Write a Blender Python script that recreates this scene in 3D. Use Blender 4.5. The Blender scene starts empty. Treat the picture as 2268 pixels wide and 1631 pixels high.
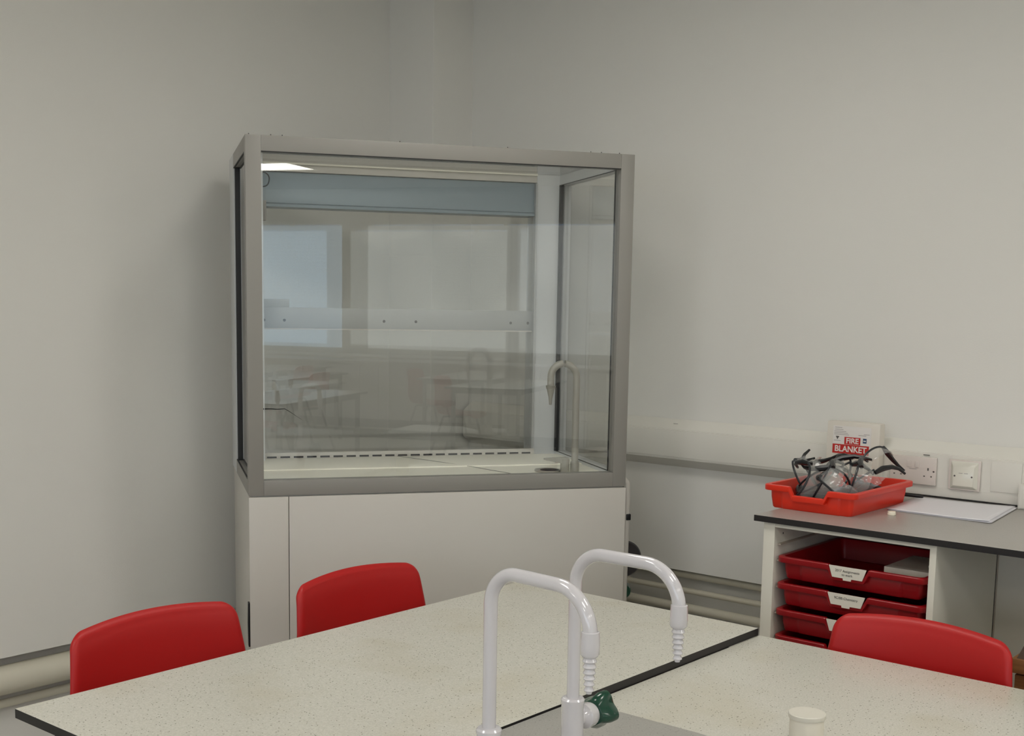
import bpy, bmesh, math, random
from mathutils import Vector, Matrix
random.seed(7)
S = bpy.context.scene
COL = S.collection
PI = math.pi

# ------------------------------------------------------------------ camera
cd = bpy.data.cameras.new('camera')
cam = bpy.data.objects.new('camera', cd)
COL.objects.link(cam)
cr, cu, cf = Vector((.7661, .6425, .0169)), Vector((-.0961, .0885, .9914)), Vector((-.6355, .7612, -.1296))
cf.normalize(); cr = (cr - cf * cr.dot(cf)).normalized(); cu = cr.cross(cf)
m = Matrix.Identity(4)
for i in range(3):
    m[i][0] = cr[i]; m[i][1] = cu[i]; m[i][2] = -cf[i]
m[0][3], m[1][3], m[2][3] = 0, 0, 1.475
cam.matrix_world = m
cd.sensor_fit = 'HORIZONTAL'; cd.sensor_width = 36; cd.lens = 43.53
cd.shift_y = .0942
cd.clip_start = .05; cd.clip_end = 60
S.camera = cam

# ------------------------------------------------------------------ light and exposure
w = bpy.data.worlds.new('world'); S.world = w; w.use_nodes = True
w.node_tree.nodes['Background'].inputs[0].default_value = (.62, .78, 1, 1)
w.node_tree.nodes['Background'].inputs[1].default_value = 1.2
S.view_settings.view_transform = 'Standard'; S.view_settings.look = 'None'
S.view_settings.gamma = 1; S.view_settings.use_curve_mapping = False
S.view_settings.exposure = 0.0
LAMP = 10.8
# soft fill added behind the camera to lift the walls, set in a made-up window
ad = bpy.data.lights.new('window_fill', 'AREA'); ad.shape = 'RECTANGLE'; ad.size = 6.4; ad.size_y = 1.4; ad.energy = 40; ad.color = (.93, .97, 1)
al = bpy.data.objects.new('window_fill', ad); COL.objects.link(al); al.location = (1.2, -4.72, 1.75); al.rotation_euler = (PI / 2, 0, 0)
LIGHTS = [(x, y) for y in (2.2, .25, -1.65) for x in (-1.85, .15, 2.15, 4.15) if (x, y) != (4.15, .25)]
LIGHTS[-1] = (4.28, -1.50)
LIGHTS += [(5.9, 2.75), (5.9, -3.7)]  # unseen panels added to brighten the far wall mirrored in the cupboard glass

# ------------------------------------------------------------------ materials
MAT = {}
def lin(c):
    return tuple(((v / 255) / 12.92 if v / 255 <= .04045 else ((v / 255 + .055) / 1.055) ** 2.4) for v in c)
def mat(name, rgb, rough=.5, metal=0, spec=.5, bump=0, bscale=200, var=0, vscale=3, emit=None, coat=0):
    m = bpy.data.materials.new(name); m.use_nodes = True
    nt = m.node_tree; b = nt.nodes['Principled BSDF']
    c = lin(rgb) + (1,)
    b.inputs['Base Color'].default_value = c
    b.inputs['Roughness'].default_value = rough
    b.inputs['Metallic'].default_value = metal
    b.inputs['Specular IOR Level'].default_value = spec
    b.inputs['Coat Weight'].default_value = coat
    tc = nt.nodes.new('ShaderNodeTexCoord')
    if var or True:
        n = nt.nodes.new('ShaderNodeTexNoise'); n.inputs['Scale'].default_value = vscale; n.inputs['Detail'].default_value = 4
        nt.links.new(tc.outputs['Object'], n.inputs['Vector'])
        mx = nt.nodes.new('ShaderNodeMix'); mx.data_type = 'RGBA'
        v = max(var, .015)
        mx.inputs[6].default_value = tuple(x * (1 - v) for x in c[:3]) + (1,)
        mx.inputs[7].default_value = tuple(min(1, x * (1 + v)) for x in c[:3]) + (1,)
        nt.links.new(n.outputs['Fac'], mx.inputs[0]); nt.links.new(mx.outputs[2], b.inputs['Base Color'])
    if bump:
        n2 = nt.nodes.new('ShaderNodeTexNoise'); n2.inputs['Scale'].default_value = bscale; n2.inputs['Detail'].default_value = 3
        nt.links.new(tc.outputs['Object'], n2.inputs['Vector'])
        bp = nt.nodes.new('ShaderNodeBump'); bp.inputs['Strength'].default_value = bump; bp.inputs['Distance'].default_value = .001
        nt.links.new(n2.outputs['Fac'], bp.inputs['Height']); nt.links.new(bp.outputs[0], b.inputs['Normal'])
    if emit:
        b.inputs['Emission Color'].default_value = emit[0] + (1,); b.inputs['Emission Strength'].default_value = emit[1]
    MAT[name] = m
    return m

mat('wall_paint', (228, 226, 220), .75, spec=.3, bump=.25, bscale=260)
mat('ceiling_paint', (225, 224, 218), .9, bump=.2, bscale=90)
mat('floor_vinyl', (186, 182, 172), .5, var=.08, vscale=30)
mat('trunking_pvc', (226, 223, 214), .42)
mat('pipe_paint', (214, 209, 192), .35)
mat('cabinet_grey', (141, 138, 132), .38)
mat('cabinet_white', (202, 198, 190), .4)
mat('cabinet_inner', (206, 208, 208), .35)
mat('worktop_cream', (246, 243, 228), .35)
mat('black_rubber', (14, 14, 18), .5)
mat('black_edge', (27, 25, 26), .45)
mat('black_plastic', (16, 17, 20), .35)
mat('steel', (176, 178, 176), .42, metal=.3, var=.05)
mat('duct_metal', (138, 150, 156), .38, metal=.35, var=.08, vscale=2)
mat('tap_white', (205, 202, 205), .13, coat=1)
mat('tap_inner', (158, 155, 145), .32)
mat('green_plastic', (10, 62, 45), .2, coat=.3)
mat('red_chair', (176, 20, 20), .42, spec=.4)
mat('red_tray', (150, 14, 22), .36)
mat('orange_tray', (222, 46, 22), .33)
mat('leg_metal', (70, 72, 74), .35, metal=.7)
mat('unit_white', (222, 218, 205), .45)
mat('unit_inner', (186, 176, 160), .6)
mat('unit_back_shade', (84, 64, 58), .7)  # dark brown puts the shade inside the tray unit into the panel colour
mat('paper', (228, 226, 230), .7)
mat('card', (226, 220, 206), .6)
mat('ink', (96, 92, 88), .8)
mat('ink_pale', (158, 152, 150), .8)
mat('sticker_red', (190, 36, 30), .45)
mat('sticker_blue', (44, 74, 110), .45)
mat('sticker_white', (232, 228, 222), .5)
mat('blanket_case', (224, 218, 206), .4)
mat('socket_white', (220, 210, 202), .3)
mat('plate_gloss', (222, 219, 206), .12)
mat('lid_white', (214, 210, 198), .35)
mat('cap_white', (236, 228, 208), .4)
mat('glasses_temple', (36, 38, 42), .3)
mat('screw', (150, 150, 150), .3, metal=.9)
mat('dark_handle', (44, 41, 42), .45)
mat('diffuser', (255, 255, 255), .6, emit=((1, .972, .915), LAMP))
mat('blind', (190, 205, 215), .8, emit=((.62, .80, .95), 1.15))
mat('added_blind_glow', (215, 215, 208), .8, emit=((.86, .9, .88), .85))  # glowing slats added to lift the reflection in the cupboard glass

def laminate(name, base, dark, pale, smear, rough):
    m = bpy.data.materials.new(name); m.use_nodes = True; nt = m.node_tree; b = nt.nodes['Principled BSDF']
    tc = nt.nodes.new('ShaderNodeTexCoord')
    b.inputs['Roughness'].default_value = rough
    def noise(sc, d=2):
        n = nt.nodes.new('ShaderNodeTexNoise'); n.inputs['Scale'].default_value = sc; n.inputs['Detail'].default_value = d
        nt.links.new(tc.outputs['Object'], n.inputs['Vector']); return n
    def ramp(src, a, bb):
        r = nt.nodes.new('ShaderNodeValToRGB'); r.color_ramp.elements[0].position = a; r.color_ramp.elements[1].position = bb
        nt.links.new(src, r.inputs[0]); return r.outputs[0]
    def mix(fac, A, B):
        mx = nt.nodes.new('ShaderNodeMix'); mx.data_type = 'RGBA'
        nt.links.new(fac, mx.inputs[0])
        for k, v in ((6, A), (7, B)):
            if isinstance(v, tuple): mx.inputs[k].default_value = lin(v) + (1,)
            else: nt.links.new(v, mx.inputs[k])
        return mx.outputs[2]
    c = mix(ramp(noise(260).outputs['Fac'], .38, .62), base, pale)
    # larger brown smears worn into the surface
    c = mix(ramp(noise(3.2, 5).outputs['Fac'], .52, .78), c, smear)
    # dark specks
    v = nt.nodes.new('ShaderNodeTexVoronoi'); v.inputs['Scale'].default_value = 150
    nt.links.new(tc.outputs['Object'], v.inputs['Vector'])
    sel = nt.nodes.new('ShaderNodeSeparateColor'); nt.links.new(v.outputs['Color'], sel.inputs[0])
    lt = nt.nodes.new('ShaderNodeMath'); lt.operation = 'LESS_THAN'; lt.inputs[1].default_value = .2
    nt.links.new(v.outputs['Distance'], lt.inputs[0])
    lt2 = nt.nodes.new('ShaderNodeMath'); lt2.operation = 'LESS_THAN'; lt2.inputs[1].default_value = .3
    nt.links.new(sel.outputs[0], lt2.inputs[0])
    mu = nt.nodes.new('ShaderNodeMath'); mu.operation = 'MULTIPLY'
    nt.links.new(lt.outputs[0], mu.inputs[0]); nt.links.new(lt2.outputs[0], mu.inputs[1])
    c = mix(mu.outputs[0], c, dark)
    v2 = nt.nodes.new('ShaderNodeTexVoronoi'); v2.inputs['Scale'].default_value = 340
    nt.links.new(tc.outputs['Object'], v2.inputs['Vector'])
    l3 = nt.nodes.new('ShaderNodeMath'); l3.operation = 'LESS_THAN'; l3.inputs[1].default_value = .26
    nt.links.new(v2.outputs['Distance'], l3.inputs[0])
    m4 = nt.nodes.new('ShaderNodeMath'); m4.operation = 'MULTIPLY'; m4.inputs[1].default_value = .26
    nt.links.new(l3.outputs[0], m4.inputs[0])
    c = mix(m4.outputs[0], c, dark)
    nt.links.new(c, b.inputs['Base Color'])
    MAT[name] = m
laminate('laminate_table', (198, 196, 184), (120, 115, 102), (209, 207, 196), (194, 187, 166), .25)
laminate('laminate_grey', (168, 166, 160), (120, 118, 114), (178, 176, 170), (164, 162, 156), .35)
laminate('laminate_bench', (164, 160, 154), (140, 136, 130), (170, 166, 160), (160, 156, 148), .3)

def glass(name, tint, rough=0.0, ior=1.5, haze=0):
    m = bpy.data.materials.new(name); m.use_nodes = True; nt = m.node_tree
    nt.nodes.remove(nt.nodes['Principled BSDF']); out = nt.nodes['Material Output']
    t = nt.nodes.new('ShaderNodeBsdfTransparent'); t.inputs[0].default_value = tint + (1,)
    g = nt.nodes.new('ShaderNodeBsdfGlossy'); g.inputs['Roughness'].default_value = rough
    lw = nt.nodes.new('ShaderNodeLayerWeight'); lw.inputs[0].default_value = .5
    pw = nt.nodes.new('ShaderNodeMath'); pw.operation = 'POWER'; pw.inputs[1].default_value = 5
    nt.links.new(lw.outputs['Facing'], pw.inputs[0])
    f = nt.nodes.new('ShaderNodeMath'); f.operation = 'MULTIPLY_ADD'
    r0 = ((ior - 1) / (ior + 1)) ** 2
    f.inputs[1].default_value = 1 - r0; f.inputs[2].default_value = r0
    nt.links.new(pw.outputs[0], f.inputs[0])
    mx = nt.nodes.new('ShaderNodeMixShader')
    nt.links.new(f.outputs[0], mx.inputs[0]); nt.links.new(t.outputs[0], mx.inputs[1]); nt.links.new(g.outputs[0], mx.inputs[2])
    last = mx.outputs[0]
    if haze:
        d = nt.nodes.new('ShaderNodeBsdfDiffuse'); d.inputs[0].default_value = (.8, .8, .78, 1)
        m2 = nt.nodes.new('ShaderNodeMixShader'); m2.inputs[0].default_value = haze
        nt.links.new(last, m2.inputs[1]); nt.links.new(d.outputs[0], m2.inputs[2]); last = m2.outputs[0]
    nt.links.new(last, out.inputs[0]); MAT[name] = m
glass('pane_glass', (.994, 1, .998), 0, 1.62)
glass('lens_plastic', (.87, .87, .84), .1, 1.6, .2)
glass('window_glass', (.95, .97, .98))

def wood(name, a, b2):
    m = bpy.data.materials.new(name); m.use_nodes = True; nt = m.node_tree; b = nt.nodes['Principled BSDF']
    tc = nt.nodes.new('ShaderNodeTexCoord'); mp = nt.nodes.new('ShaderNodeMapping'); mp.inputs['Scale'].default_value = (3, 3, 40)
    n = nt.nodes.new('ShaderNodeTexNoise'); n.inputs['Scale'].default_value = 3; n.inputs['Detail'].default_value = 6
    nt.links.new(tc.outputs['Object'], mp.inputs[0]); nt.links.new(mp.outputs[0], n.inputs['Vector'])
    mx = nt.nodes.new('ShaderNodeMix'); mx.data_type = 'RGBA'
    mx.inputs[6].default_value = lin(a) + (1,); mx.inputs[7].default_value = lin(b2) + (1,)
    nt.links.new(n.outputs['Fac'], mx.inputs[0]); nt.links.new(mx.outputs[2], b.inputs['Base Color'])
    b.inputs['Roughness'].default_value = .5; MAT[name] = m
wood('stool_wood', (96, 58, 30), (150, 106, 62))
wood('stool_dark', (62, 48, 36), (84, 66, 50))

# ------------------------------------------------------------------ mesh helpers
def tag(o, label, cat, group=None, kind=None):
    if label: o['label'] = label
    if cat: o['category'] = cat
    if group: o['group'] = group
    if kind: o['kind'] = kind
    return o
def thing(name, label, cat, loc=(0, 0, 0), rz=0, group=None):
    o = bpy.data.objects.new(name, None); COL.objects.link(o); o.empty_display_size = .05
    o.location = loc; o.rotation_euler = (0, 0, rz)
    return tag(o, label, cat, group)
def obj(name, bm, m, parent=None, smooth=35, loc=None):
    me = bpy.data.meshes.new(name)
    bmesh.ops.recalc_face_normals(bm, faces=bm.faces[:])
    bm.to_mesh(me); bm.free()
    if isinstance(m, str): me.materials.append(MAT[m])
    else:
        for k in m: me.materials.append(MAT[k])
    if smooth:
        for p in me.polygons: p.use_smooth = True
        me.set_sharp_from_angle(angle=math.radians(smooth))
    o = bpy.data.objects.new(name, me); COL.objects.link(o)
    if parent: o.parent = parent
    if loc: o.location = loc
    return o
def box(bm, x0, x1, y0, y1, z0, z1, bev=0, mi=0):
    r = bmesh.ops.create_cube(bm, size=1)
    vs = r['verts']
    for v in vs:
        v.co = Vector((x0 + (v.co.x + .5) * (x1 - x0), y0 + (v.co.y + .5) * (y1 - y0), z0 + (v.co.z + .5) * (z1 - z0)))
    fs = {f for v in vs for f in v.link_faces}
    for f in fs: f.material_index = mi
    if bev:
        es = {e for v in vs for e in v.link_edges}
        bmesh.ops.bevel(bm, geom=list(es), offset=bev, segments=2, affect='EDGES', profile=.6)
    return vs
def B(*a, bev=0, mi=0):
    bm = bmesh.new(); box(bm, *a, bev=bev, mi=mi); return bm
def tube(bm, pts, rad, n=16, caps=True):
    pts = [Vector(p) for p in pts]
    rads = rad if isinstance(rad, (list, tuple)) else [rad] * len(pts)
    rings = []; prev = None
    for i, p in enumerate(pts):
        if i == 0: t = pts[1] - p
        elif i == len(pts) - 1: t = p - pts[i - 1]
        else: t = (pts[i + 1] - p).normalized() + (p - pts[i - 1]).normalized()
        t.normalize()
        if prev is None:
            a = Vector((0, 0, 1)) if abs(t.z) < .9 else Vector((1, 0, 0))
            nrm = t.cross(a).normalized()
        else:
            nrm = (prev - t * prev.dot(t)).normalized()
        prev = nrm; bi = t.cross(nrm)
        rings.append([bm.verts.new(p + (nrm * math.cos(2 * PI * k / n) + bi * math.sin(2 * PI * k / n)) * rads[i]) for k in range(n)])
    for a, b in zip(rings, rings[1:]):
        for k in range(n): bm.faces.new((a[k], a[(k + 1) % n], b[(k + 1) % n], b[k]))
    if caps: bm.faces.new(rings[0]); bm.faces.new(list(reversed(rings[-1])))
def lathe(bm, prof, n=32, c=(0, 0, 0), axis=(0, 0, 1)):
    ax = Vector(axis).normalized(); c = Vector(c)
    a = Vector((1, 0, 0)) if abs(ax.x) < .9 else Vector((0, 1, 0))
    u = (a - ax * a.dot(ax)).normalized(); v = ax.cross(u)
    rings = []
    for r, h in prof:
        if r < 1e-6: rings.append([bm.verts.new(c + ax * h)])
        else: rings.append([bm.verts.new(c + ax * h + (u * math.cos(2 * PI * k / n) + v * math.sin(2 * PI * k / n)) * r) for k in range(n)])
    for p, q in zip(rings, rings[1:]):
        for k in range(n):
            k2 = (k + 1) % n
            if len(p) == 1 and len(q) == 1: continue
            if len(p) == 1: bm.faces.new((p[0], q[k], q[k2]))
            elif len(q) == 1: bm.faces.new((p[k], p[k2], q[0]))
            else: bm.faces.new((p[k], p[k2], q[k2], q[k]))
def prism(bm, poly, axis, a, b, mi=0):
    """poly: 2-D points in the two other axes; extruded along axis from a to b"""
    def P(p, t):
        if axis == 'x': return (t, p[0], p[1])
        if axis == 'y': return (p[0], t, p[1])
        return (p[0], p[1], t)
    v0 = [bm.verts.new(P(p, a)) for p in poly]; v1 = [bm.verts.new(P(p, b)) for p in poly]
    n = len(poly); fs = [bm.faces.new(v0), bm.faces.new(list(reversed(v1)))]
    for i in range(n): fs.append(bm.faces.new((v0[i], v1[i], v1[(i + 1) % n], v0[(i + 1) % n])))
    for f in fs: f.material_index = mi
def bez(pts, n=10):
    """round the corners of a polyline: pts = [(P, radius)]"""
    out = []
    P = [Vector(p[0]) for p in pts]; R = [p[1] for p in pts]
    for i in range(len(P)):
        if i in (0, len(P) - 1) or R[i] == 0: out.append(P[i]); continue
        a = (P[i - 1] - P[i]).normalized(); b = (P[i + 1] - P[i]).normalized()
        th = a.angle(b); d = R[i] / math.tan(th / 2)
        p0 = P[i] + a * d; p1 = P[i] + b * d
        cdir = (a + b).normalized(); cc = P[i] + cdir * (R[i] / math.sin(th / 2))
        va = p0 - cc; vb = p1 - cc
        tot = va.angle(vb); ax = va.cross(vb).normalized()
        for k in range(n + 1):
            out.append(cc + Matrix.Rotation(tot * k / n, 3, ax) @ va)
    return out
def text(name, s, size, loc, rot, m, parent=None, sx=1, bold=0, depth=.0003):
    cu = bpy.data.curves.new(name, 'FONT'); cu.body = s; cu.size = size; cu.align_x = 'CENTER'; cu.align_y = 'CENTER'
    cu.extrude = depth; cu.offset = bold
    t = bpy.data.objects.new('tmp', cu); COL.objects.link(t)
    bpy.context.view_layer.update()
    me = bpy.data.meshes.new_from_object(t.evaluated_get(bpy.context.evaluated_depsgraph_get()))
    bpy.data.objects.remove(t)
    me.materials.clear(); me.materials.append(MAT[m])
    o = bpy.data.objects.new(name, me); COL.objects.link(o)
    o.location = loc; o.rotation_euler = rot; o.scale = (sx, 1, 1)
    if parent: o.parent = parent
    return o
def dup(root, **kw):
    r = root.copy(); COL.objects.link(r)
    for k, v in kw.items():
        if k in ('label', 'group'): r[k] = v
        else: setattr(r, k, v)
    for ch in list(root.children):
        c = ch.copy(); COL.objects.link(c); c.parent = r
        for g in list(ch.children):
            d = g.copy(); COL.objects.link(d); d.parent = c
    return r

# ------------------------------------------------------------------ room
XL, YB, XR, YF, ZC = -3.65, 3.80, 6.6, -4.6, 2.70
def struct(name, bm, m): o = obj(name, bm, m, smooth=0); o['kind'] = 'structure'; return o
struct('floor', B(XL - .3, XR + .1, YF - .1, YB + .3, -.1, 0), 'floor_vinyl')
struct('ceiling', B(XL - .3, XR + .1, YF - .1, YB + .3, ZC, ZC + .1), 'ceiling_paint')
# left wall and back wall: painted lining that stops above the heating pipes, recessed below
struct('wall_left', B(XL - .2, XL, YF, YB + .2, .336, ZC), 'wall_paint')
struct('trim_1', B(XL - .2, XL - .075, YF, YB + .2, 0, .336), 'wall_paint')
struct('wall_back', B(XL, XR, YB, YB + .2, .517, ZC), 'wall_paint')
struct('trim_2', B(XL, XR, YB + .07, YB + .2, 0, .517), 'wall_paint')
struct('wall_corner', B(XL - .01, -3.41, 3.572, YB + .01, 0, ZC, bev=.002), 'wall_paint')
bm = bmesh.new()
for z0, z1, y0, y1 in ((0, ZC, YF, -3.2), (0, ZC, -1.9, -1.6), (0, ZC, 1.6, YB), (0, .9, -3.2, -1.9), (2.35, ZC, -3.2, -1.9), (0, .9, -1.6, 1.6), (2.35, ZC, -1.6, 1.6)):
    box(bm, XR, XR + .2, y0, y1, z0, z1)
struct('wall_right', bm, 'wall_paint')
bm = bmesh.new()
for x0, x1, z0, z1 in ((XL, XR, 0, 1.05), (XL, XR, 2.45, ZC), (XL, -2.0, 1.05, 2.45), (4.4, XR, 1.05, 2.45)): box(bm, x0, x1, YF - .2, YF, z0, z1)
struct('wall_front', bm, 'wall_paint')
t = thing('added_window_2', None, None, (1.2, YF, 0)); t['kind'] = 'structure'  # made-up window, added as the opening for the fill light
bm = bmesh.new()
for k in range(5): box(bm, -3.2 + 1.58 * k, -3.2 + 1.58 * k + .06, -.08, -.03, 1.05, 2.45)
box(bm, -3.2, 3.2, -.08, -.03, 1.05, 1.11); box(bm, -3.2, 3.2, -.08, -.03, 2.39, 2.45)
obj('window_frame', bm, 'trunking_pvc', t, 0)
def blind_window(name, yc, hw, bmat):
    t = thing(name, None, None, (XR, yc, 0)); t['kind'] = 'structure'
    bm = bmesh.new()
    for a in ((-hw, -hw + .04, .9, 2.35), (hw - .04, hw, .9, 2.35), (-hw + .04, hw - .04, .9, .94), (-hw + .04, hw - .04, 2.31, 2.35), (-.02, .02, .94, 2.31)):
        box(bm, .04, .1, a[0], a[1], a[2], a[3])
    obj('window_frame', bm, 'trunking_pvc', t)
    obj('pane', B(.066, .072, -hw + .04, hw - .04, .94, 2.31), 'window_glass', t, 0)
    bm = bmesh.new()
    for k in range(33):
        z = .94 + k * .041; prism(bm, [(.01, z), (.018, z + .041), (.019, z + .040), (.011, z - .001)], 'y', -hw + .01, hw - .01)
    obj('blind', bm, bmat, t, 0)
blind_window('window_1', -2.55, .65, 'blind')
blind_window('added_window_3', 0, 1.6, 'added_blind_glow')  # unseen window added so its glow brightens the cupboard glass

for i, (x, y) in enumerate(LIGHTS):
    t = thing('ceiling_light', ('added square ceiling light panel in the far corner by the windows and the bench' if y > 2.5 else 'added square ceiling light panel in the far front corner by the windows') if x > 5 else 'square ceiling light panel, %s from the left wall in the %s row' % ('last' if x > 4 else {-1.85: 'first', .15: 'second', 2.15: 'third'}[x], {2.2: 'back wall', .25: 'middle'}.get(y, 'front')),
              'ceiling light', (x, y, ZC), 0, 'ceiling light panels')
    bm = bmesh.new()
    for a in ((-.31, .31, -.31, -.29), (-.31, .31, .29, .31), (-.31, -.29, -.29, .29), (.29, .31, -.29, .29)): box(bm, a[0], a[1], a[2], a[3], -.02, 0)
    obj('frame', bm, 'trunking_pvc', t)
    obj('diffuser', B(-.29, .29, -.29, .29, -.014, -.008), 'diffuser', t, 0)

# ------------------------------------------------------------------ heating pipes
def pipe(label, p0, p1, r, brk, group):
    t = thing('heating_pipe', label, 'pipe', p0, 0, group)
    d = Vector(p1) - Vector(p0)
    bm = bmesh.new(); tube(bm, [(0, 0, 0), d * .5, d], r, 20); obj('pipe_run', bm, 'pipe_paint', t)
    for f, off in brk:
        bm = bmesh.new(); c = d * f; dn = d.normalized()
        lathe(bm, [(r + .0005, -.009), (r + .004, -.009), (r + .004, .009), (r + .0005, .009)], 20, c, dn)
        e = c + Vector(off)
        tube(bm, [c + Vector(off).normalized() * r, e], .005, 8)
        obj('bracket', bm, 'pipe_paint', t)
G = 'painted heating pipes along the back wall'
x0, x1 = -3.38, 1.2
for z, r, l in ((.497, .0135, 'top of three painted heating pipes on the back wall behind the taps'),
                (.437, .0105, 'thin middle one of three painted heating pipes on the back wall'),
                (.372, .0165, 'lowest and thickest of three painted heating pipes on the back wall')):
    pipe(l, (x0, 3.833, z), (x1, 3.833, z), r, [((-2.62 - x0) / (x1 - x0), (0, .034, 0)), ((-1.0 - x0) / (x1 - x0), (0, .034, 0))], G)
pipe('thick painted pipe low on the left wall behind the nearest red chair', (-3.675, -2, .257), (-3.675, 3.55, .257), .047, [(.3, (-.055, 0, 0)), (.8, (-.055, 0, 0))], 'painted pipes on the left wall')
pipe('thin painted pipe below the thick one on the left wall', (-3.70, -2, .172), (-3.70, 3.55, .172), .014, [(.3, (-.022, 0, 0)), (.8, (-.022, 0, 0))], 'painted pipes on the left wall')

# ------------------------------------------------------------------ dado trunking with outlets
YT = 3.744
t = thing('cable_trunking', 'white plastic cable trunking running along the back wall above the bench', 'trunking', (-3.39, YB, .896))
L0, L1 = 0, 4.0
bm = bmesh.new(); prism(bm, [(-.001, .174), (-.001, 0), (-.056, .035), (-.056, .140)], 'x', L0, L1)
bmesh.ops.bevel(bm, geom=[e for e in bm.edges if abs((e.verts[0].co - e.verts[1].co).x) > 1], offset=.002, segments=2, affect='EDGES')
obj('body', bm, 'trunking_pvc', t, 25)
# clip-on covers seen as faint joints
for a, b in ((.005, 1.76), (2.135, 2.225), (2.24, 3.9)):
    obj('cover', B(a, b, -.0585, -.056, .042, .133, bev=.001), 'trunking_pvc', t)
obj('lower_cover', B(1.73, 3.9, -.0555, -.03, .0085, .040, bev=.001), 'trunking_pvc', t)
obj('scuff_mark', B(.995, 1.013, -.0305, -.0295, .1575, .1590), 'ink_pale', t, 0).rotation_euler = (0, 0, 0)
# double socket
t = thing('double_socket', 'white double wall socket on the trunking, partly behind the safety glasses', 'socket', (-1.4915, YT - .002, .937))
obj('face_plate', B(-.073, .073, -.009, 0, 0, .086, bev=.003), 'socket_white', t)
for s in (-1, 1):
    x = s * .030
    bm = bmesh.new()
    xx = s * .048
    box(bm, xx - .0022, xx + .0022, -.0096, -.009, .045, .053)
    box(bm, xx - .0135, xx - .0085, -.0096, -.009, .025, .0288); box(bm, xx + .0085, xx + .0135, -.0096, -.009, .025, .0288)
    obj('pin_holes', bm, 'ink', t, 0)
    obj('switch', B(s * .013 - .006, s * .013 + .006, -.0125, -.009, .052, .072, bev=.0015), 'socket_white', t)
    bm = bmesh.new(); lathe(bm, [(0, 0), (.003, 0), (.003, .0006), (0, .0006)], 12, (s * .066, -.009, .043), (0, -1, 0)); obj('screw', bm, 'screw', t)
obj('rating_mark', B(-.012, .012, -.0095, -.009, .046, .0475), 'ink_pale', t, 0)
obj('sticker', B(.028, .048, .0, -.0008 + .0, .091, .0935), 'ink', t, 0).location = (0, -.0015, 0)
# fused spur with bevelled glossy plate
t = thing('fused_spur', 'glossy square switched outlet plate right of the double socket', 'socket', (-1.332, YT - .0022, .936))
obj('back_box', B(-.048, .048, -.006, 0, -.003, .089, bev=.002), 'socket_white', t)
bm = bmesh.new()
a, b_ = .042, .031
v0 = [bm.verts.new(p) for p in ((-a, -.006, 0), (a, -.006, 0), (a, -.006, .085), (-a, -.006, .085))]
v1 = [bm.verts.new(p) for p in ((-b_, -.0155, .010), (b_, -.0155, .010), (b_, -.0155, .066), (-b_, -.0155, .066))]
bm.faces.new(v1); bm.faces.new(list(reversed(v0)))
for i in range(4): bm.faces.new((v0[i], v0[(i + 1) % 4], v1[(i + 1) % 4], v1[i]))
bmesh.ops.bevel(bm, geom=bm.edges[:], offset=.001, segments=2, affect='EDGES')
obj('face_plate', bm, 'plate_gloss', t)
for s in (-1, 1):
    bm = bmesh.new(); lathe(bm, [(0, 0), (.0028, 0), (.0028, .0008), (0, .0008)], 12, (s * .026, -.0155, .040), (0, -1, 0)); obj('screw', bm, 'ink', t)
    obj('print_line', B(s * .008 - .006, s * .008 + .006, -.0159, -.0155, .0485, .0500), 'ink_pale', t, 0)
t = thing('junction_box', 'small white junction box on the trunking at the right end of the photo', 'box', (-1.10, 3.742, .90))
obj('body', B(-.06, .06, -.04, 0, 0, .075, bev=.004), 'trunking_pvc', t)
obj('lid', B(-.055, .055, -.043, -.04, .004, .071, bev=.002), 'trunking_pvc', t)

# ------------------------------------------------------------------ fume cupboard
T = thing('fume_cupboard', 'tall white mobile fume cupboard with grey framed glass box on a white base', 'fume cupboard', (-2.9326, 2.2929, 0), math.radians(56.2157))
W, D, Z0, Z1 = 1.20, .72, .89, 1.942
F = .045
obj('base', B(0.004, W - .004, .012, D, .10, Z0 - .001, bev=.002), 'cabinet_white', T)
obj('base_panel', B(.0, .1165, -.004, .012, .10, Z0 - .004, bev=.0015), 'cabinet_white', T)
obj('front_panel', B(.1185, W, -.004, .012, .10, Z0 - .004, bev=.0015), 'cabinet_white', T)
for x in (.08, W - .08):
    for y in (.08, D - .08):
        bm = bmesh.new(); lathe(bm, [(0, -.014), (.05, -.014), (.05, .014), (0, .014)], 24, (x, y, .05), (1, 0, 0))
        box(bm, x - .022, x + .022, y - .02, y + .02, .085, .101); tube(bm, [(x - .02, y, .09), (x - .02, y, .05)], .004, 8); tube(bm, [(x + .02, y, .09), (x + .02, y, .05)], .004, 8)
        obj('castor', bm, 'black_plastic', T)
# dark gap where the corner panel has sprung open
bm = bmesh.new(); prism(bm, [(-.0048, .565), (-.0062, .50), (-.0048, .43), (.0, .43), (.0, .565)], 'y', -.0042, .02)
obj('panel_gap', bm, 'black_rubber', T, 0)
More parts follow.
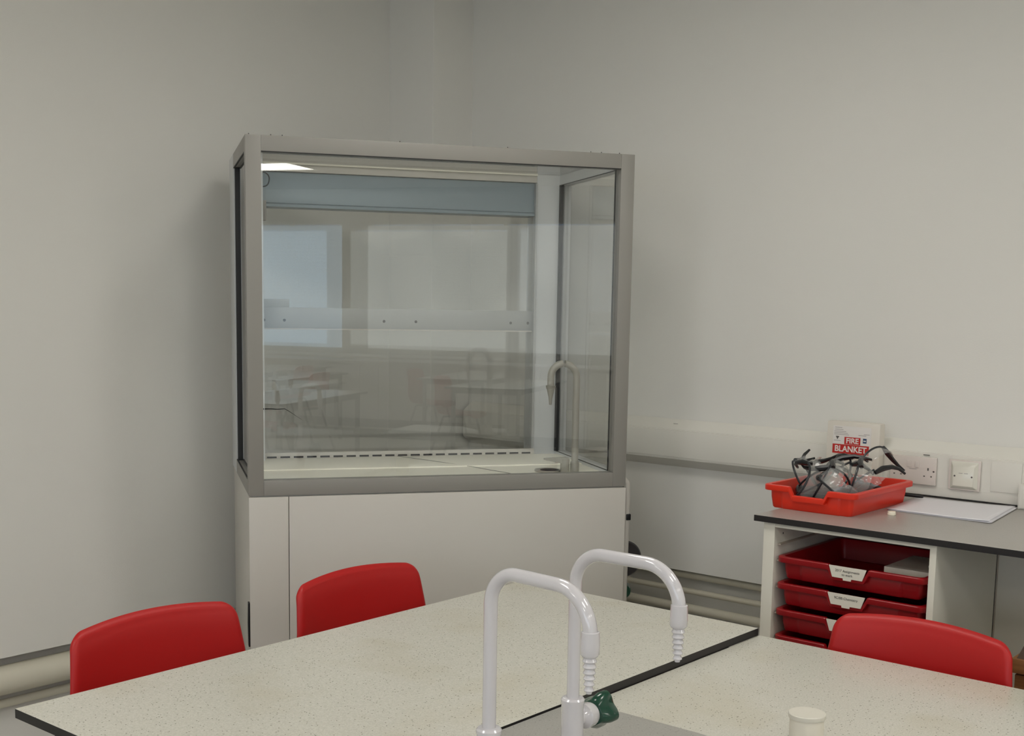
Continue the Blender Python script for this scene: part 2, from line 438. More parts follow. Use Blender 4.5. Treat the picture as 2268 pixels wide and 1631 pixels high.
# frame posts and rails
def part(name, a, m, bev=.0015, label=None):
    o = obj(name, B(*a, bev=bev), m, T)
    if label: o['label'] = label
    return o
part('front_post', (0, F, 0, F, Z0, Z1), 'cabinet_grey')
part('front_post', (W - F, W, 0, F, Z0, Z1), 'cabinet_grey')
part('front_rail', (F, W - F, 0, F, Z1 - F, Z1), 'cabinet_grey')
part('front_rail', (F, W - F, 0, F, Z0, Z0 + F), 'cabinet_grey')
part('back_post', (0, .095, .52, D, Z0, Z1), 'cabinet_inner')
part('back_post', (W - .130, W, .61, D, Z0, Z1), 'cabinet_inner')
part('side_rail', (0, F, F, .52, Z1 - F, Z1), 'cabinet_grey')
part('side_rail', (0, F, F, .52, Z0, Z0 + F), 'cabinet_grey')
part('side_rail', (W - F, W, F, .61, Z1 - F, Z1), 'cabinet_inner')
part('side_rail', (W - F, W, F, .61, Z0, Z0 + F), 'cabinet_inner')
part('back_rail', (.095, W - .13, .61, D, Z1 - .040, Z1), 'cabinet_white')
part('roof_panel', (F, W - F, F, .61, Z1 - .012, Z1 - .006), 'pane_glass', 0)
# panes and black gaskets
GL = dict(front=(F, W - F, .018, .024, Z0 + F, Z1 - F), left=(.012, .018, F, .505, Z0 + F, Z1 - F), right=(W - .030, W - .024, F, .61, Z0 + F, Z1 - F), back=(.095, W - .13, .640, .646, Z0 + F, Z1 - .16))
part('front_pane', GL['front'], 'pane_glass', 0)
part('side_pane', GL['left'], 'pane_glass', 0)
part('side_pane', GL['right'], 'pane_glass', 0)
part('sash_pane', GL['back'], 'pane_glass', 0)
for x in (.012, .075, .108, .455, .790, 1.06, 1.095, 1.155):
    bm = bmesh.new(); lathe(bm, [(0, 0), (.0016, 0), (.0016, .005), (0, .006)], 8, (x, .02 + .01 * (x % .1), Z1)); obj('dust_bit', bm, 'ink', T)  # tiny dark cylinders standing for dust bits along the top edge
bm = bmesh.new(); tube(bm, [(.56, .575, Z0 + .0395), (.66, .42, Z0 + .0392), (.76, .28, Z0 + .036), (.80, .2, Z0 + .0348), (.87, .06, Z0 + .0348)], .0008, 6); obj('stray_wire', bm, 'ink', T)
part('seal', (.004, .03, .497, .5195, Z0 + F, Z1 - F), 'black_rubber', 0, 'black rubber seal strip')
part('seal', (W - F - .001, W - F + .012, .596, .6095, Z0 + F, Z1 - F), 'black_rubber', 0, 'black rubber seal strip')
part('seal', (W - F - .0015, W - F + .008, F + .001, F + .007, Z0 + F, Z1 - F), 'black_rubber', 0, 'black rubber seal strip')
part('glazing_bead', (F, W - F, .0, .002, Z1 - F - .0022, Z1 - F + .0005), 'black_rubber', 0)
for a in ((W - F - .001, W - F + .001, F, .61, Z1 - F - .0025, Z1 - F), (W - F - .001, W - F + .001, F, .61, Z0 + F, Z0 + F + .0025),
          (-.0004, .004, F, .51, Z1 - F - .003, Z1 - F + .0005), (-.0004, .004, F, .51, Z0 + F - .0005, Z0 + F + .003)):
    part('glazing_bead', a, 'black_rubber', 0)
# work surface: flat outer margin with a shallow dished middle, lip at front
bm = bmesh.new()
zt = Z0 + .034
box(bm, F, W - F, F, .60, Z0 + .005, zt - .004)
box(bm, F, W - F, F, .30, zt - .004, zt)
box(bm, F, W - F, .30, .575, zt - .004, zt + .004, bev=.0015)
obj('worktop', bm, 'worktop_cream', T)
# slotted extract baffle along the back
bm = bmesh.new(); box(bm, F + .001, W - .13, .586, .606, Z0 + .03, Z0 + .056, bev=.001)
bf = obj('extract_baffle', bm, 'cabinet_white', T)
bm = bmesh.new()
n = 21
for k in range(n):
    c = .10 + (1.062 - .10) * (k + .5) / n
    box(bm, c - .0165, c + .0165, .5852, .5865, Z0 + .0385, Z0 + .0445)
o = obj('slot', bm, 'black_rubber', bf, 0)
part('sash_track', (1.064, 1.0705, .602, .632, Z0 + F, Z1 - .043), 'steel', 0)
part('sash_rail', (.095, 1.072, .628, .640, 1.374, 1.446), 'steel', .001, 'brushed metal handle rail across the sash')
part('sash_rail_lip', (.095, 1.072, .622, .640, 1.3705, 1.3745), 'cabinet_white', 0)
part('bracket', (.096, .1905, .627, .640, 1.446, 1.474), 'steel', .001)
for x in (.104, .1735, .5205, .6349, .985, 1.050):
    bm = bmesh.new(); lathe(bm, [(0, 0), (.005, 0), (.0035, .003), (0, .0035)], 12, (x, .628, 1.402), (0, -1, 0)); obj('screw', bm, 'ink', T)
part('roof_bead', (F, W - .131, .600, .610, Z1 - .016, Z1 - .012), 'worktop_cream', 0)
# metal extract box under the roof
bm = bmesh.new(); prism(bm, [(.622, Z1 - .042), (.625, Z1 - .075), (.625, Z1 - .10), (.621, Z1 - .125), (.620, Z1 - .144), (.613, Z1 - .148), (.613, Z1 - .158), (.71, Z1 - .158), (.71, Z1 - .042)], 'x', .096, W - .135)
obj('extract_duct', bm, 'duct_metal', T, 25)
part('latch', (.095, .1095, .56, .60, 1.735, 1.80), 'cabinet_grey')
bm = bmesh.new(); tube(bm, bez([((.05, .55, 1.895), 0), ((.122, .55, 1.888), .02), ((.115, .55, 1.845), .02), ((.05, .55, 1.84), 0)], 6), .0022, 8)
obj('light_cable', bm, 'black_plastic', T)
bm = bmesh.new(); tube(bm, [(.05, .50, 1.115), (.09, .52, 1.105), (.115, .54, 1.1035), (.14, .55, 1.101), (.165, .555, 1.102), (.18, .56, 1.093), (.20, .57, 1.079), (.225, .58, 1.062)], [.0022, .0022, .0016, .0016, .0012, .0009, .0007, .0004], 8)
obj('loose_wire', bm, 'black_plastic', T)
for k, x in enumerate((.008, .06, .11)):
    pass
# swan-neck water tap and drip cup inside
fx, fv = 1.060, .105
ft = bmesh.new()
zb = zt
tube(ft, bez([((fx, fv, zb + .02), 0), ((fx, fv, 1.282), .046), ((fx - .088, fv, 1.282), .0435), ((fx - .088, fv, 1.205), 0)], 14), .0115, 18)
fo = obj('tap', ft, 'tap_inner', T)
bm = bmesh.new(); lathe(bm, [(0, 0), (.0145, 0), (.0145, .034), (.012, .038), (0, .038)], 20, (fx, fv, zb)); obj('tap_base', bm, 'tap_inner', fo)
bm = bmesh.new(); lathe(bm, [(0, .014), (.0165, .012), (.0145, .003), (.0125, 0), (.010, -.012), (.0065, -.026), (.004, -.05), (0, -.05)], 18, (fx - .088, fv, 1.198)); obj('nozzle', bm, 'tap_inner', fo)
bm = bmesh.new(); lathe(bm, [(0, 0), (.015, 0), (.015, .046), (.012, .050), (0, .050)], 20, (fx - .034, fv, zb))
prism(bm, [(fx - .105, zb + .044), (fx - .105, zb + .049), (fx - .03, zb + .052), (fx - .03, zb + .03), (fx - .05, zb + .032)], 'y', fv - .008, fv + .008)
obj('lever', bm, 'tap_inner', fo)
bm = bmesh.new(); lathe(bm, [(.0, .001), (.03, .001), (.036, .005), (.043, .006), (.044, .003), (.043, 0), (0, 0)], 30, (fx - .078, .150, zb)); dc = obj('drip_cup', bm, 'tap_inner', T)
bm = bmesh.new(); lathe(bm, [(0, 0), (.031, 0), (.031, .0012), (0, .0012)], 24, (fx - .072, .148, zb + .0042)); obj('drain_hole', bm, 'black_rubber', dc)
# services on the right-hand flank
bm = bmesh.new(); tube(bm, bez([((W - .004, .03, .915), 0), ((W + .014, .03, .895), .006), ((W + .016, .03, .845), 0), ((W + .013, .03, .35), 0)], 5), .0125, 14)
obj('service_hose', bm, 'cabinet_white', T)
obj('hose_clip', B(W + .012, W + .0285, .015, .045, .774, .795, bev=.003), 'black_plastic', T)
bm = bmesh.new()
lathe(bm, [(0, -.013), (.056, -.013), (.061, -.006), (.061, .006), (.056, .013), (0, .013)], 40, (W + .020, .05, .640), (0, 1, 0))
obj('side_handle', bm, 'dark_handle', T)
bm = bmesh.new()
lathe(bm, [(0, -.02), (.022, -.02), (.030, -.006), (.032, 0), (.030, .006), (.022, .02), (0, .02)], 28, (W + .018, .05, .532), (0, 1, 0))
obj('drain_coupling', bm, 'green_plastic', T)

# ------------------------------------------------------------------ tables and sink unit
def table(name, label, x0, x1, y0, y1, z, legs, th=.018):
    t = thing(name, label, 'table', ((x0 + x1) / 2, (y0 + y1) / 2, 0))
    a, b = (x1 - x0) / 2, (y1 - y0) / 2
    bm = bmesh.new(); box(bm, -a, a, -b, b, z - th, z, bev=.0006)
    for f in bm.faces:
        f.material_index = 0 if f.normal.z > .9 else 1
    obj('tabletop', bm, ('laminate_table', 'black_edge'), t, 0)
    bm = bmesh.new()
    i = .05
    for c in ((-a + i, a - i, -b + i, -b + i + .025), (-a + i, a - i, b - i - .025, b - i), (-a + i, -a + i + .025, -b + i, b - i), (a - i - .025, a - i, -b + i, b - i)):
        box(bm, c[0], c[1], c[2], c[3], z - th - .04, z - th)
    obj('underframe', bm, 'leg_metal', t, 0)
    for sx in (-1, 1):
        for sy in (-1, 1):
            x = sx * (a - i - .016); y = sy * (b - i - .016)
            obj('leg', B(x - .016, x + .016, y - .016, y + .016, 0, z - th - .001, bev=.003), 'leg_metal', t)
    return t
ZT = .71
table('lab_table', 'long speckled cream table with black edge, left of the taps beside two red chairs', -2.129, -1.398, 1.119, 2.608, ZT, 4)
table('lab_table', 'speckled cream table right of the taps, a white pot on it', -1.396, .10, 1.886, 2.611, ZT - .018, 4)
t = thing('sink_unit', 'grey topped sink unit in the middle of the tables carrying the white taps', 'sink unit', (-1.395, .60, 0))
SU = .7072
bm = bmesh.new(); box(bm, 0, .85, 0, 1.283, SU - .03, SU, bev=.002); obj('worktop', bm, 'laminate_grey', t)
obj('cabinet', B(.03, .82, .03, 1.25, .08, SU - .03), 'unit_white', t)
obj('plinth', B(.06, .79, .06, 1.22, 0, .08), 'black_edge', t)
obj('door', B(.05, .42, .012, .03, .10, SU - .05, bev=.002), 'unit_white', t); obj('door', B(.43, .80, .012, .03, .10, SU - .05, bev=.002), 'unit_white', t)

def gooseneck(label, loc, rz, valve):
    t = thing('swan_neck_tap', label, 'tap', loc, rz)
    z0 = loc[2]
    zc = .84 - z0
    bm = bmesh.new(); lathe(bm, [(0, 0), (.026, 0), (.026, .008), (.0185, .012), (.0185, zc - .008), (.0195, zc - .008), (.0195, zc - .003), (.017, zc), (.011, zc + .0005), (0, zc + .0005)], 36); obj('pillar', bm, 'tap_white', t)
    bm = bmesh.new()
    tube(bm, bez([((0, 0, zc), 0), ((0, 0, 1.0825 - z0), .052), ((.1955, 0, 1.0825 - z0), .062), ((.1955, 0, 1.015 - z0), 0)], 18), .0104, 24)
    obj('spout', bm, 'tap_white', t)
    bm = bmesh.new()
    p = [(0, 0), (.0115, 0), (.0128, -.001), (.0136, -.02), (.0134, -.032), (.0115, -.035), (.0105, -.036)]
    z = -.036
    for k in range(6):
        r = .0102 - k * .0006
        p += [(r - .0022, z - .0015), (r, z - .006), (r - .0004, z - .0072), (r - .0026, z - .008)]
        z -= .0083
    p += [(.004, z - .003), (0, z - .003)]
    lathe(bm, p, 28, (.1955, 0, 1.028 - z0)); obj('hose_nozzle', bm, 'tap_white', t)
    # valve body leaves the pillar sideways, star knob on its end
    ax = Vector((0, valve, 0)); c = Vector((0, 0, .800 - z0))
    bm = bmesh.new(); lathe(bm, [(.012, 0), (.0125, .022), (.0165, .027), (.0205, .030), (.0205, .046), (.019, .050), (0, .050)], 32, c, ax); vb = obj('valve_body', bm, 'tap_white', t)
    bm = bmesh.new(); rings = []
    n = 60
    for h, r0, am in ((.050, .013, .0), (.053, .022, .05), (.060, .0255, .13), (.072, .0285, .17), (.086, .0285, .17), (.091, .025, .15), (.092, .0, 0)):
        rings.append([bm.verts.new(c + ax * h + Vector((math.cos(2 * PI * k / n), 0, math.sin(2 * PI * k / n))) * r0 * (1 + am * math.cos(4 * 2 * PI * k / n + .9))) for k in range(n)])
    for a, b in zip(rings, rings[1:]):
        for k in range(n): bm.faces.new((a[k], a[(k + 1) % n], b[(k + 1) % n], b[k]))
    bmesh.ops.remove_doubles(bm, verts=bm.verts[:], dist=.0001)
    obj('knob', bm, 'green_plastic', t)['label'] = 'green four-lobed turning knob'
    return t
gooseneck('white swan-neck lab tap with a green knob, farther from the camera', (-1.1678, 1.5635, SU), 0, 1)
gooseneck('nearer of the two white swan-neck taps, standing left of the other', (-1.1733, 1.3618, SU), math.radians(-4.5), -1)

t = thing('lidded_pot', 'small white round pot with flat lid on the right-hand table', 'pot', (-.955, 1.975, ZT - .018))
bm = bmesh.new(); lathe(bm, [(0, 0), (.029, 0), (.030, .002), (.030, .062), (0, .062)], 40); obj('body', bm, 'card', t)
bm = bmesh.new(); lathe(bm, [(0, .060), (.0325, .060), (.0330, .062), (.0330, .0675), (.0320, .0685), (0, .0685)], 48); obj('lid', bm, 'lid_white', t)

# ------------------------------------------------------------------ red chairs
def chair(name, label, loc, rz, group):
    """faces +x locally: seat reaches towards +x, backrest at x = 0"""
    t = thing(name, label, 'chair', loc, rz, group)
    prof = []
    # profile from top of the back down and forward over the seat
    key = [(-.004, .761), (.000, .742), (.006, .72), (.014, .66), (.022, .60), (.030, .54), (.040, .49), (.06, .452), (.10, .435), (.20, .428), (.30, .430), (.36, .430), (.395, .420), (.405, .405)]
    def cr(p0, p1, p2, p3, u):
        return [.5 * (2 * b + (c - a) * u + (2 * a - 5 * b + 4 * c - d) * u * u + (3 * b - a - 3 * c + d) * u ** 3) for a, b, c, d in zip(p0, p1, p2, p3)]
    kk = [key[0]] + key + [key[-1]]
    for i in range(1, len(kk) - 2):
        for s in range(6): prof.append(cr(kk[i - 1], kk[i], kk[i + 1], kk[i + 2], s / 6))
    prof.append(list(key[-1]))
    # arc length from the top, denser rows at the very top for the round corners
    top = prof[0]; dense = []
    arc = [0]
    for a, b in zip(prof, prof[1:]): arc.append(arc[-1] + math.hypot(b[0] - a[0], b[1] - a[1]))
    def at(s):
        for i in range(len(arc) - 1):
            if s <= arc[i + 1]:
                u = (s - arc[i]) / max(1e-9, arc[i + 1] - arc[i]); return (prof[i][0] + (prof[i + 1][0] - prof[i][0]) * u, prof[i][1] + (prof[i + 1][1] - prof[i][1]) * u)
        return prof[-1]
    RC = .031
    ss = [RC * (1 - math.cos(PI / 2 * k / 9)) for k in range(10)] + [RC + (arc[-1] - RC - .03) * k / 44 for k in range(1, 45)] + [arc[-1] - .03 + .03 * math.sin(PI / 2 * k / 6) for k in range(1, 7)]
    bm = bmesh.new(); rows = []
    NS = 34
    for s in ss:
        x, z = at(s)
        back = max(0, min(1, (z - .45) / .2))
        Wd = .209 + .016 * min(1, s / .13) if z > .5 else .225 - .016 * (1 - back)
        e = s if s < RC else RC
        wcut = RC - math.sqrt(max(0, RC * RC - (RC - e) ** 2))
        if arc[-1] - s < .03: wcut = .03 - math.sqrt(max(0, .03 ** 2 - (.03 - (arc[-1] - s)) ** 2))
        w_ = Wd - wcut
        row = []
        for k in range(NS + 1):
            q = math.sin(PI / 2 * (-1 + 2 * k / NS)) * .35 + (-1 + 2 * k / NS) * .65
            y = q * w_
            arch = .017 * (1 - (y / .21) ** 2) * max(0, 1 - s / .25)
            curve = .030 * (y / .21) ** 2 * back
            dist = min(w_ - abs(y) , s if s < .1 else 9)
            if z < .5: dist = min(dist, arc[-1] - s)
            lipa = max(0, 1 - dist / .013) ** 2 * .013
            if z > .5: row.append(bm.verts.new((x + curve - lipa, y, z + arch)))
            else: row.append(bm.verts.new((x + curve, y, z + .012 * (y / .21) ** 2 - lipa)))
        rows.append(row)
    for a, b in zip(rows, rows[1:]):
        for k in range(NS): bm.faces.new((a[k], a[k + 1], b[k + 1], b[k]))
    bmesh.ops.remove_doubles(bm, verts=bm.verts[:], dist=.0002)
    o = obj('shell', bm, 'red_chair', t, 60)
    md = o.modifiers.new('solid', 'SOLIDIFY'); md.thickness = .006; md.offset = -1
    md = o.modifiers.new('sub', 'SUBSURF'); md.levels = 1; md.render_levels = 1
    for sx, sy in ((1, 1), (1, -1), (0, 1), (0, -1)):
        bm = bmesh.new()
        xa = .30 if sx else .10; xb = .39 if sx else -.03
        tube(bm, bez([((.20, sy * .13, .408), 0), ((xa, sy * .165, .408), .02), ((xb, sy * .20, .012), 0)], 6), .0105, 14)
        lg = obj('leg', bm, 'leg_metal', t)
        bm = bmesh.new(); lathe(bm, [(0, 0), (.014, 0), (.014, .03), (.011, .033), (0, .033)], 14, (xb, sy * .20, 0)); obj('foot', bm, 'black_plastic', lg)
    bm = bmesh.new(); box(bm, .12, .28, -.14, .14, .400, .412); obj('seat_frame', bm, 'leg_metal', t)
    return t
G = 'red plastic chairs at the tables'
c0 = chair('plastic_chair', 'red plastic chair at the left end of the left table, nearest the left wall', (-2.352, 1.568, 0), 0, G)
c0.scale = (1, 1.03, 1)
dup(c0, location=(-2.352, 2.183, 0), label='red plastic chair right of the leftmost one, in front of the fume cupboard')
dup(c0, scale=(1, .98, 1), location=(-1.031, 2.695, 0), rotation_euler=(0, 0, -PI / 2), label='red plastic chair behind the right-hand table, in front of the tray unit')

# ------------------------------------------------------------------ bench, tray unit
ZB = .90; YBf = 3.05
t = thing('worktop_bench', 'grey laminate wall bench top with black front edge under the trunking', 'worktop', (-1.664, YBf, 0))
bm = bmesh.new(); box(bm, 0, 3.0, 0, YT - YBf + .03, ZB - .017, ZB, bev=.0006)
for f in bm.faces: f.material_index = 0 if f.normal.z > .9 else 1
obj('worktop', bm, ('laminate_bench', 'black_edge'), t, 0)
for x in (1.55, 2.95):
    obj('support_leg', B(x - .02, x + .02, .06, .10, 0, ZB - .017), 'leg_metal', t)
obj('rear_upstand', B(.02, 3.0, YT - YBf - .006, YT - YBf - .001, ZB, ZB + .0035), 'black_edge', t, 0)

UX0, UX1, UY0, UY1, UZ = -1.638, -1.149, 3.062, 3.317, ZB - .0175
t = thing('tray_unit', 'white open cabinet under the bench end holding red storage trays', 'cabinet', ((UX0 + UX1) / 2, UY0, 0))
hx = (UX1 - UX0) / 2
OX0 = -1.604 - (UX0 + UX1) / 2; OX1 = -1.1665 - (UX0 + UX1) / 2
DD = .46
obj('side_panel', B(-hx, OX0, 0, DD, 0, UZ, bev=.001), 'unit_white', t)
obj('side_panel', B(OX1, hx, 0, DD, 0, UZ, bev=.001), 'unit_white', t)
obj('top_rail', B(OX0, OX1, 0, DD, UZ - .012, UZ, bev=.001), 'unit_white', t)
obj('plinth', B(OX0, OX1, .03, DD, 0, .08), 'unit_white', t)
obj('back_panel', B(OX0, OX1, DD - .012, DD, .08, UZ - .012), 'unit_back_shade', t)
RZ = [.7905 - .0745 * k for k in range(9)]
for zr in RZ + [.7905 + .0745 * .62]:
    for s in (-1, 1):
        xx = OX0 if s < 0 else OX1
        obj('runner', B(min(xx, xx - s * .009), max(xx, xx - s * .009), .02, DD - .02, zr - .018, zr - .014), 'unit_inner', t, 0)
bm = bmesh.new(); lathe(bm, [(0, 0), (.003, 0), (0, .001)], 10, (OX0, .05, UZ - .035), (1, 0, 0)); obj('peg_hole', bm, 'black_rubber', t)
# modesty panel beyond the unit
t = thing('bench_panel', 'grey-white panel closing the space under the bench right of the tray unit', 'panel', (-.3, 3.53, 0))
obj('panel', B(-.845, 1.3, 0, .018, .0, ZB - .018), 'unit_white', t)
obj('edge_strip', B(-.849, -.845, -.002, .018, .0, ZB - .018), 'unit_inner', t)

def tray_mesh(Wd, Dp, H, notch):
    """open storage tray: rim at z=H, base at 0; x across the front, front at y=0"""
    bm = bmesh.new()
    def ring(ins, z, drop):
        r = .022 - min(.012, ins * .5); pts = []
        x0, x1, y0, y1 = -Wd / 2 + ins, Wd / 2 - ins, ins, Dp - ins
        # front edge, finely divided
        xs = sorted(set([x0 + r + (x1 - x0 - 2 * r) * k / 24 for k in range(25)] + [s * q for s in (-1, 1) for q in (notch - .0005, notch - .013, notch - .019, notch + .004, .8 * Wd / 2 - .03, .8 * Wd / 2 - .026)]))
        for x in xs:
            ax = abs(x); zz = z; yy = y0
            if drop and ax < notch: zz = z - drop * min(1, (notch - ax) / .013)
            if not drop and z < H and ax < .8 * Wd / 2 - .028: yy = y0 - .004
            pts.append((x, yy, zz))
        for (cx, cy, a0) in ((x1 - r, y0 + r, -90), (x1 - r, y1 - r, 0), (x0 + r, y1 - r, 90), (x0 + r, y0 + r, 180)):
            for k in range(0 if a0 != -90 else 1, 7 if a0 != 180 else 6):
                a = math.radians(a0 + 15 * k); pts.append((cx + r * math.cos(a), cy + r * math.sin(a), z))
        return [bm.verts.new(p) for p in pts]
    dr = .024
    rs = [ring(.026, .001, 0), ring(.024, 0, 0)]
    rs = [ring(.024, 0, 0), ring(.021, .003, 0), ring(.0165, H - .036, 0), ring(.0155, H - .0165, dr), ring(.001, H - .016, dr), ring(0, H - .014, dr), ring(0, H - .002, dr), ring(.002, H, dr), ring(.014, H, dr), ring(.0165, H - .003, dr), ring(.0195, H - .036, 0), ring(.026, .0035, 0)]
    for a, b in zip(rs, rs[1:]):
        n = len(a)
        for k in range(n): bm.faces.new((a[k], a[(k + 1) % n], b[(k + 1) % n], b[k]))
    bm.faces.new(rs[0]); bm.faces.new(list(reversed(rs[-1])))
    return bm
def add_card(t, H, lines, nw=.050):
    bm = bmesh.new()
    prism(bm, [(-nw, H), (nw, H), (nw - .011, H - .0315), (.012, H - .0315), (.011, H - .037), (-.011, H - .037), (-.012, H - .0315), (-nw + .011, H - .0315)], 'y', -.0022, -.0008)
    lb = obj('label_card', bm, 'card', t, 0)
    for k, s in enumerate(lines):
        text('writing', s, .0095, (0, -.0026, H - .012 - k * .010), (PI / 2, 0, 0), 'ink', lb, depth=.0002)
G = 'red storage trays in the white unit'
labs = [(['2017 Assignments', 'to mark'], 'top red storage tray in the white unit, labelled Assignments'),
        (['9C/8B Chemistry'], 'second red storage tray from the top, one-line paper label'),
        ([''], 'third red storage tray from the top, its label half hidden by the chair'),
        (None, 'fourth red storage tray from the top, only its rim showing above the table')]
TX = (-1.606 - 1.1785) / 2 + .0075
for k, (lines, lab) in enumerate(labs + [(None, 'red storage tray hidden low in the white unit')] * 0):
    t = thing('storage_tray', lab, 'tray', (TX, UY0 + .0, RZ[k] - .062), 0, G)
    obj('tray_body', tray_mesh(.4255, .40, .062, .058), 'red_tray', t, 40)
    if lines is not None: add_card(t, .062, [l for l in lines if l], .0535)
t = thing('paper_stack', 'beige papers lying in the top red storage tray', 'papers', (TX + .12, UY0 + .22, RZ[0] - .058))
obj('sheets', B(-.07, .07, -.1, .1, 0, .050), 'card', t, 0)

# ------------------------------------------------------------------ tray of safety glasses on the bench
TW, TD, TH = .287, .405, .068
tl = Vector((-1.571, 3.386 - TD / 2, ZB))
t = thing('storage_tray', 'orange-red open tray full of safety glasses on the bench', 'tray', tl, math.radians(-.5))
obj('tray_body', tray_mesh(TW, TD, TH, .060), 'orange_tray', t, 40)

def glasses_parts():
    """safety spectacles: lens faces -y, temples reach back to +y; origin at the bottom"""
    R = .064
    bm = bmesh.new(); rows = []
    for j, (z, rr) in enumerate(((.0, .97), (.006, 1.0), (.02, 1.0), (.034, 1.0), (.044, .98))):
        row = []
        for k in range(25):
            a = math.radians(-68 + 136 * k / 24)
            zz = z
            if j == 0 and abs(a) < .22: zz = z + .014 * (1 - abs(a) / .22)   # nose notch
            row.append(bm.verts.new((R * rr * math.sin(a), .05 - R * rr * math.cos(a) * .85, zz)))
        rows.append(row)
    for a, b in zip(rows, rows[1:]):
        for k in range(24): bm.faces.new((a[k], a[k + 1], b[k + 1], b[k]))
    lens = bm
    bm = bmesh.new()
    pts = [(R * math.sin(math.radians(a)), .05 - R * .98 * math.cos(math.radians(a)) * .85, .0455) for a in range(-70, 71, 10)]
    tube(bm, pts, .0032, 8); brow = bm
    temples = []; shields = []
    for s in (-1, 1):
        bm = bmesh.new()
        x = s * R * math.sin(math.radians(69)); y = .05 - R * math.cos(math.radians(69)) * .85
        tube(bm, [(x, y - .003, .036), (x * 1.01, y + .03, .041), (x * .98, y + .065, .038), (x * .94, y + .088, .026), (x * .9, y + .10, .006)], [.006, .009, .007, .005, .0035], 8)
        temples.append(bm)
        bm = bmesh.new()
        v = [bm.verts.new(p) for p in ((x, y, .004), (x, y, .036), (x * 1.01, y + .035, .038), (x * 1.01, y + .030, .014))]
        bm.faces.new(v); shields.append(bm)
    return lens, brow, temples, shields
lens, brow, temples, shields = glasses_parts()
def gthing(label): return thing('safety_glasses', label, 'safety glasses', (0, 0, 0), 0, 'safety glasses piled in the orange-red tray')
g0 = gthing('')
obj('lens', lens, 'lens_plastic', g0, 60); obj('brow_bar', brow, 'glasses_temple', g0)
for bmt in temples: obj('temple', bmt, 'black_plastic', g0)
for bms in shields: obj('side_shield', bms, 'lens_plastic', g0, 0)
# each pair stands on its side in the tray: lens upright, one arm up, one arm down
NAMES = ['leftmost safety glasses, black arm arching over the front left corner of the tray',
 'clear safety glasses upright beside the leftmost pair', 'clear safety glasses standing left of the pile middle',
 'safety glasses at the front of the tray, right of the label notch', 'safety glasses leaning toward the front right corner of the tray',
 'safety glasses with crossed black arms near the right rim', 'safety glasses standing in the middle of the pile',
 'topmost safety glasses, black arm raised before the fire blanket case', 'safety glasses toward the back right of the pile',
 'rearmost safety glasses, arm poking out over the back right corner', 'safety glasses at the back left under the others',
 'safety glasses at the back middle of the tray']
# lens position in the tray (x, y), direction the arms point (degrees), lean
SPOTS = [(-.045, .070, 215, 6), (-.085, .150, 100, -8), (-.050, .115, 70, 5), (.030, .060, 120, 10), (.085, .060, 95, -12), (.090, .140, 110, 14),
         (.010, .150, 80, -6), (-.040, .215, 150, 24), (.060, .215, 60, 12), (.075, .300, 20, -20), (-.090, .235, 85, 8), (.000, .290, 170, 4),
         (-.065, .300, 60, 10), (.045, .170, 200, -10), (-.010, .090, 140, 8)]
NAMES += ['safety glasses in the far left corner of the orange-red tray', 'safety glasses near the middle, arms pointing back to the notch', 'safety glasses just behind the label notch of the tray']
VERTS = [v.co.copy() for c in g0.children for v in c.data.vertices]
rng = random.Random(11)
used = []
LAY = [18, 40, -30, 52, 25, -45]
def fit_pose(x, y, yaw, lean):
    best = None; used.append(1)
    for k in range(400):
        sp = .15 + k / 400
        yw = math.radians(yaw + rng.uniform(-70, 70) * sp); ln = math.radians(lean + rng.uniform(-16, 16) * sp); pt = math.radians(LAY[len(used) % 6] + rng.uniform(-14, 14) * sp)
        px, py = x + rng.uniform(-.03, .03) * sp, y + rng.uniform(-.03, .03) * sp
        M = Matrix.Rotation(yw - PI / 2, 3, 'Z') @ Matrix.Rotation(ln, 3, 'X') @ Matrix.Rotation(-PI / 2 + pt, 3, 'Y')
        P = [M @ (v - Vector((0, 0, .022))) for v in VERTS]
        zz = .006 - min(p.z for p in P)
        bad = 0
        for p in P:
            X, Y, Z = p.x + px, p.y + py, p.z + zz
            if Z < TH + .004: bad += max(0, abs(X) - TW / 2 + .026) + max(0, .028 - Y) + max(0, Y - TD + .028)
            else: bad += max(0, abs(X) - TW / 2 - .03) + max(0, -.01 - Y) + max(0, Y - TD - .03)
        bad += 3 * max(0, max(p.z for p in P) + zz - .150)
        if best is None or bad < best[0]: best = (bad, M, px, py, zz)
        if bad == 0: break
    return best
first = True
for (x, y, yaw, lean), lab in zip(SPOTS, NAMES):
    bad, M, px, py, zz = fit_pose(x, y, yaw, lean)
    g = g0 if first else dup(g0)
    first = False
    g['label'] = lab
    M4 = M.to_4x4() @ Matrix.Translation(Vector((0, 0, -.022)))
    M4 = Matrix.Translation(tl + Vector((px, py, zz))) @ M4
    g.matrix_world = M4
    g.location = M4.to_translation(); g.rotation_euler = M4.to_euler()
# dark foam straps lying in the bottom of the tray
t = thing('goggle_strap', 'black rubber goggle strap lying at the front inside the orange-red tray', 'strap', tl + Vector((0, 0, .004)))
bm = bmesh.new()
for k in range(4):
    tube(bm, [(-.09 + .01 * k, .05 + .05 * k, .010 + .006 * k), (-.03, .045 + .055 * k, .022 + .004 * k), (.03, .05 + .05 * k, .018 + .006 * k), (.10 - .01 * k, .06 + .05 * k, .012 + .004 * k)], .014, 10)
obj('band', bm, 'black_plastic', t)

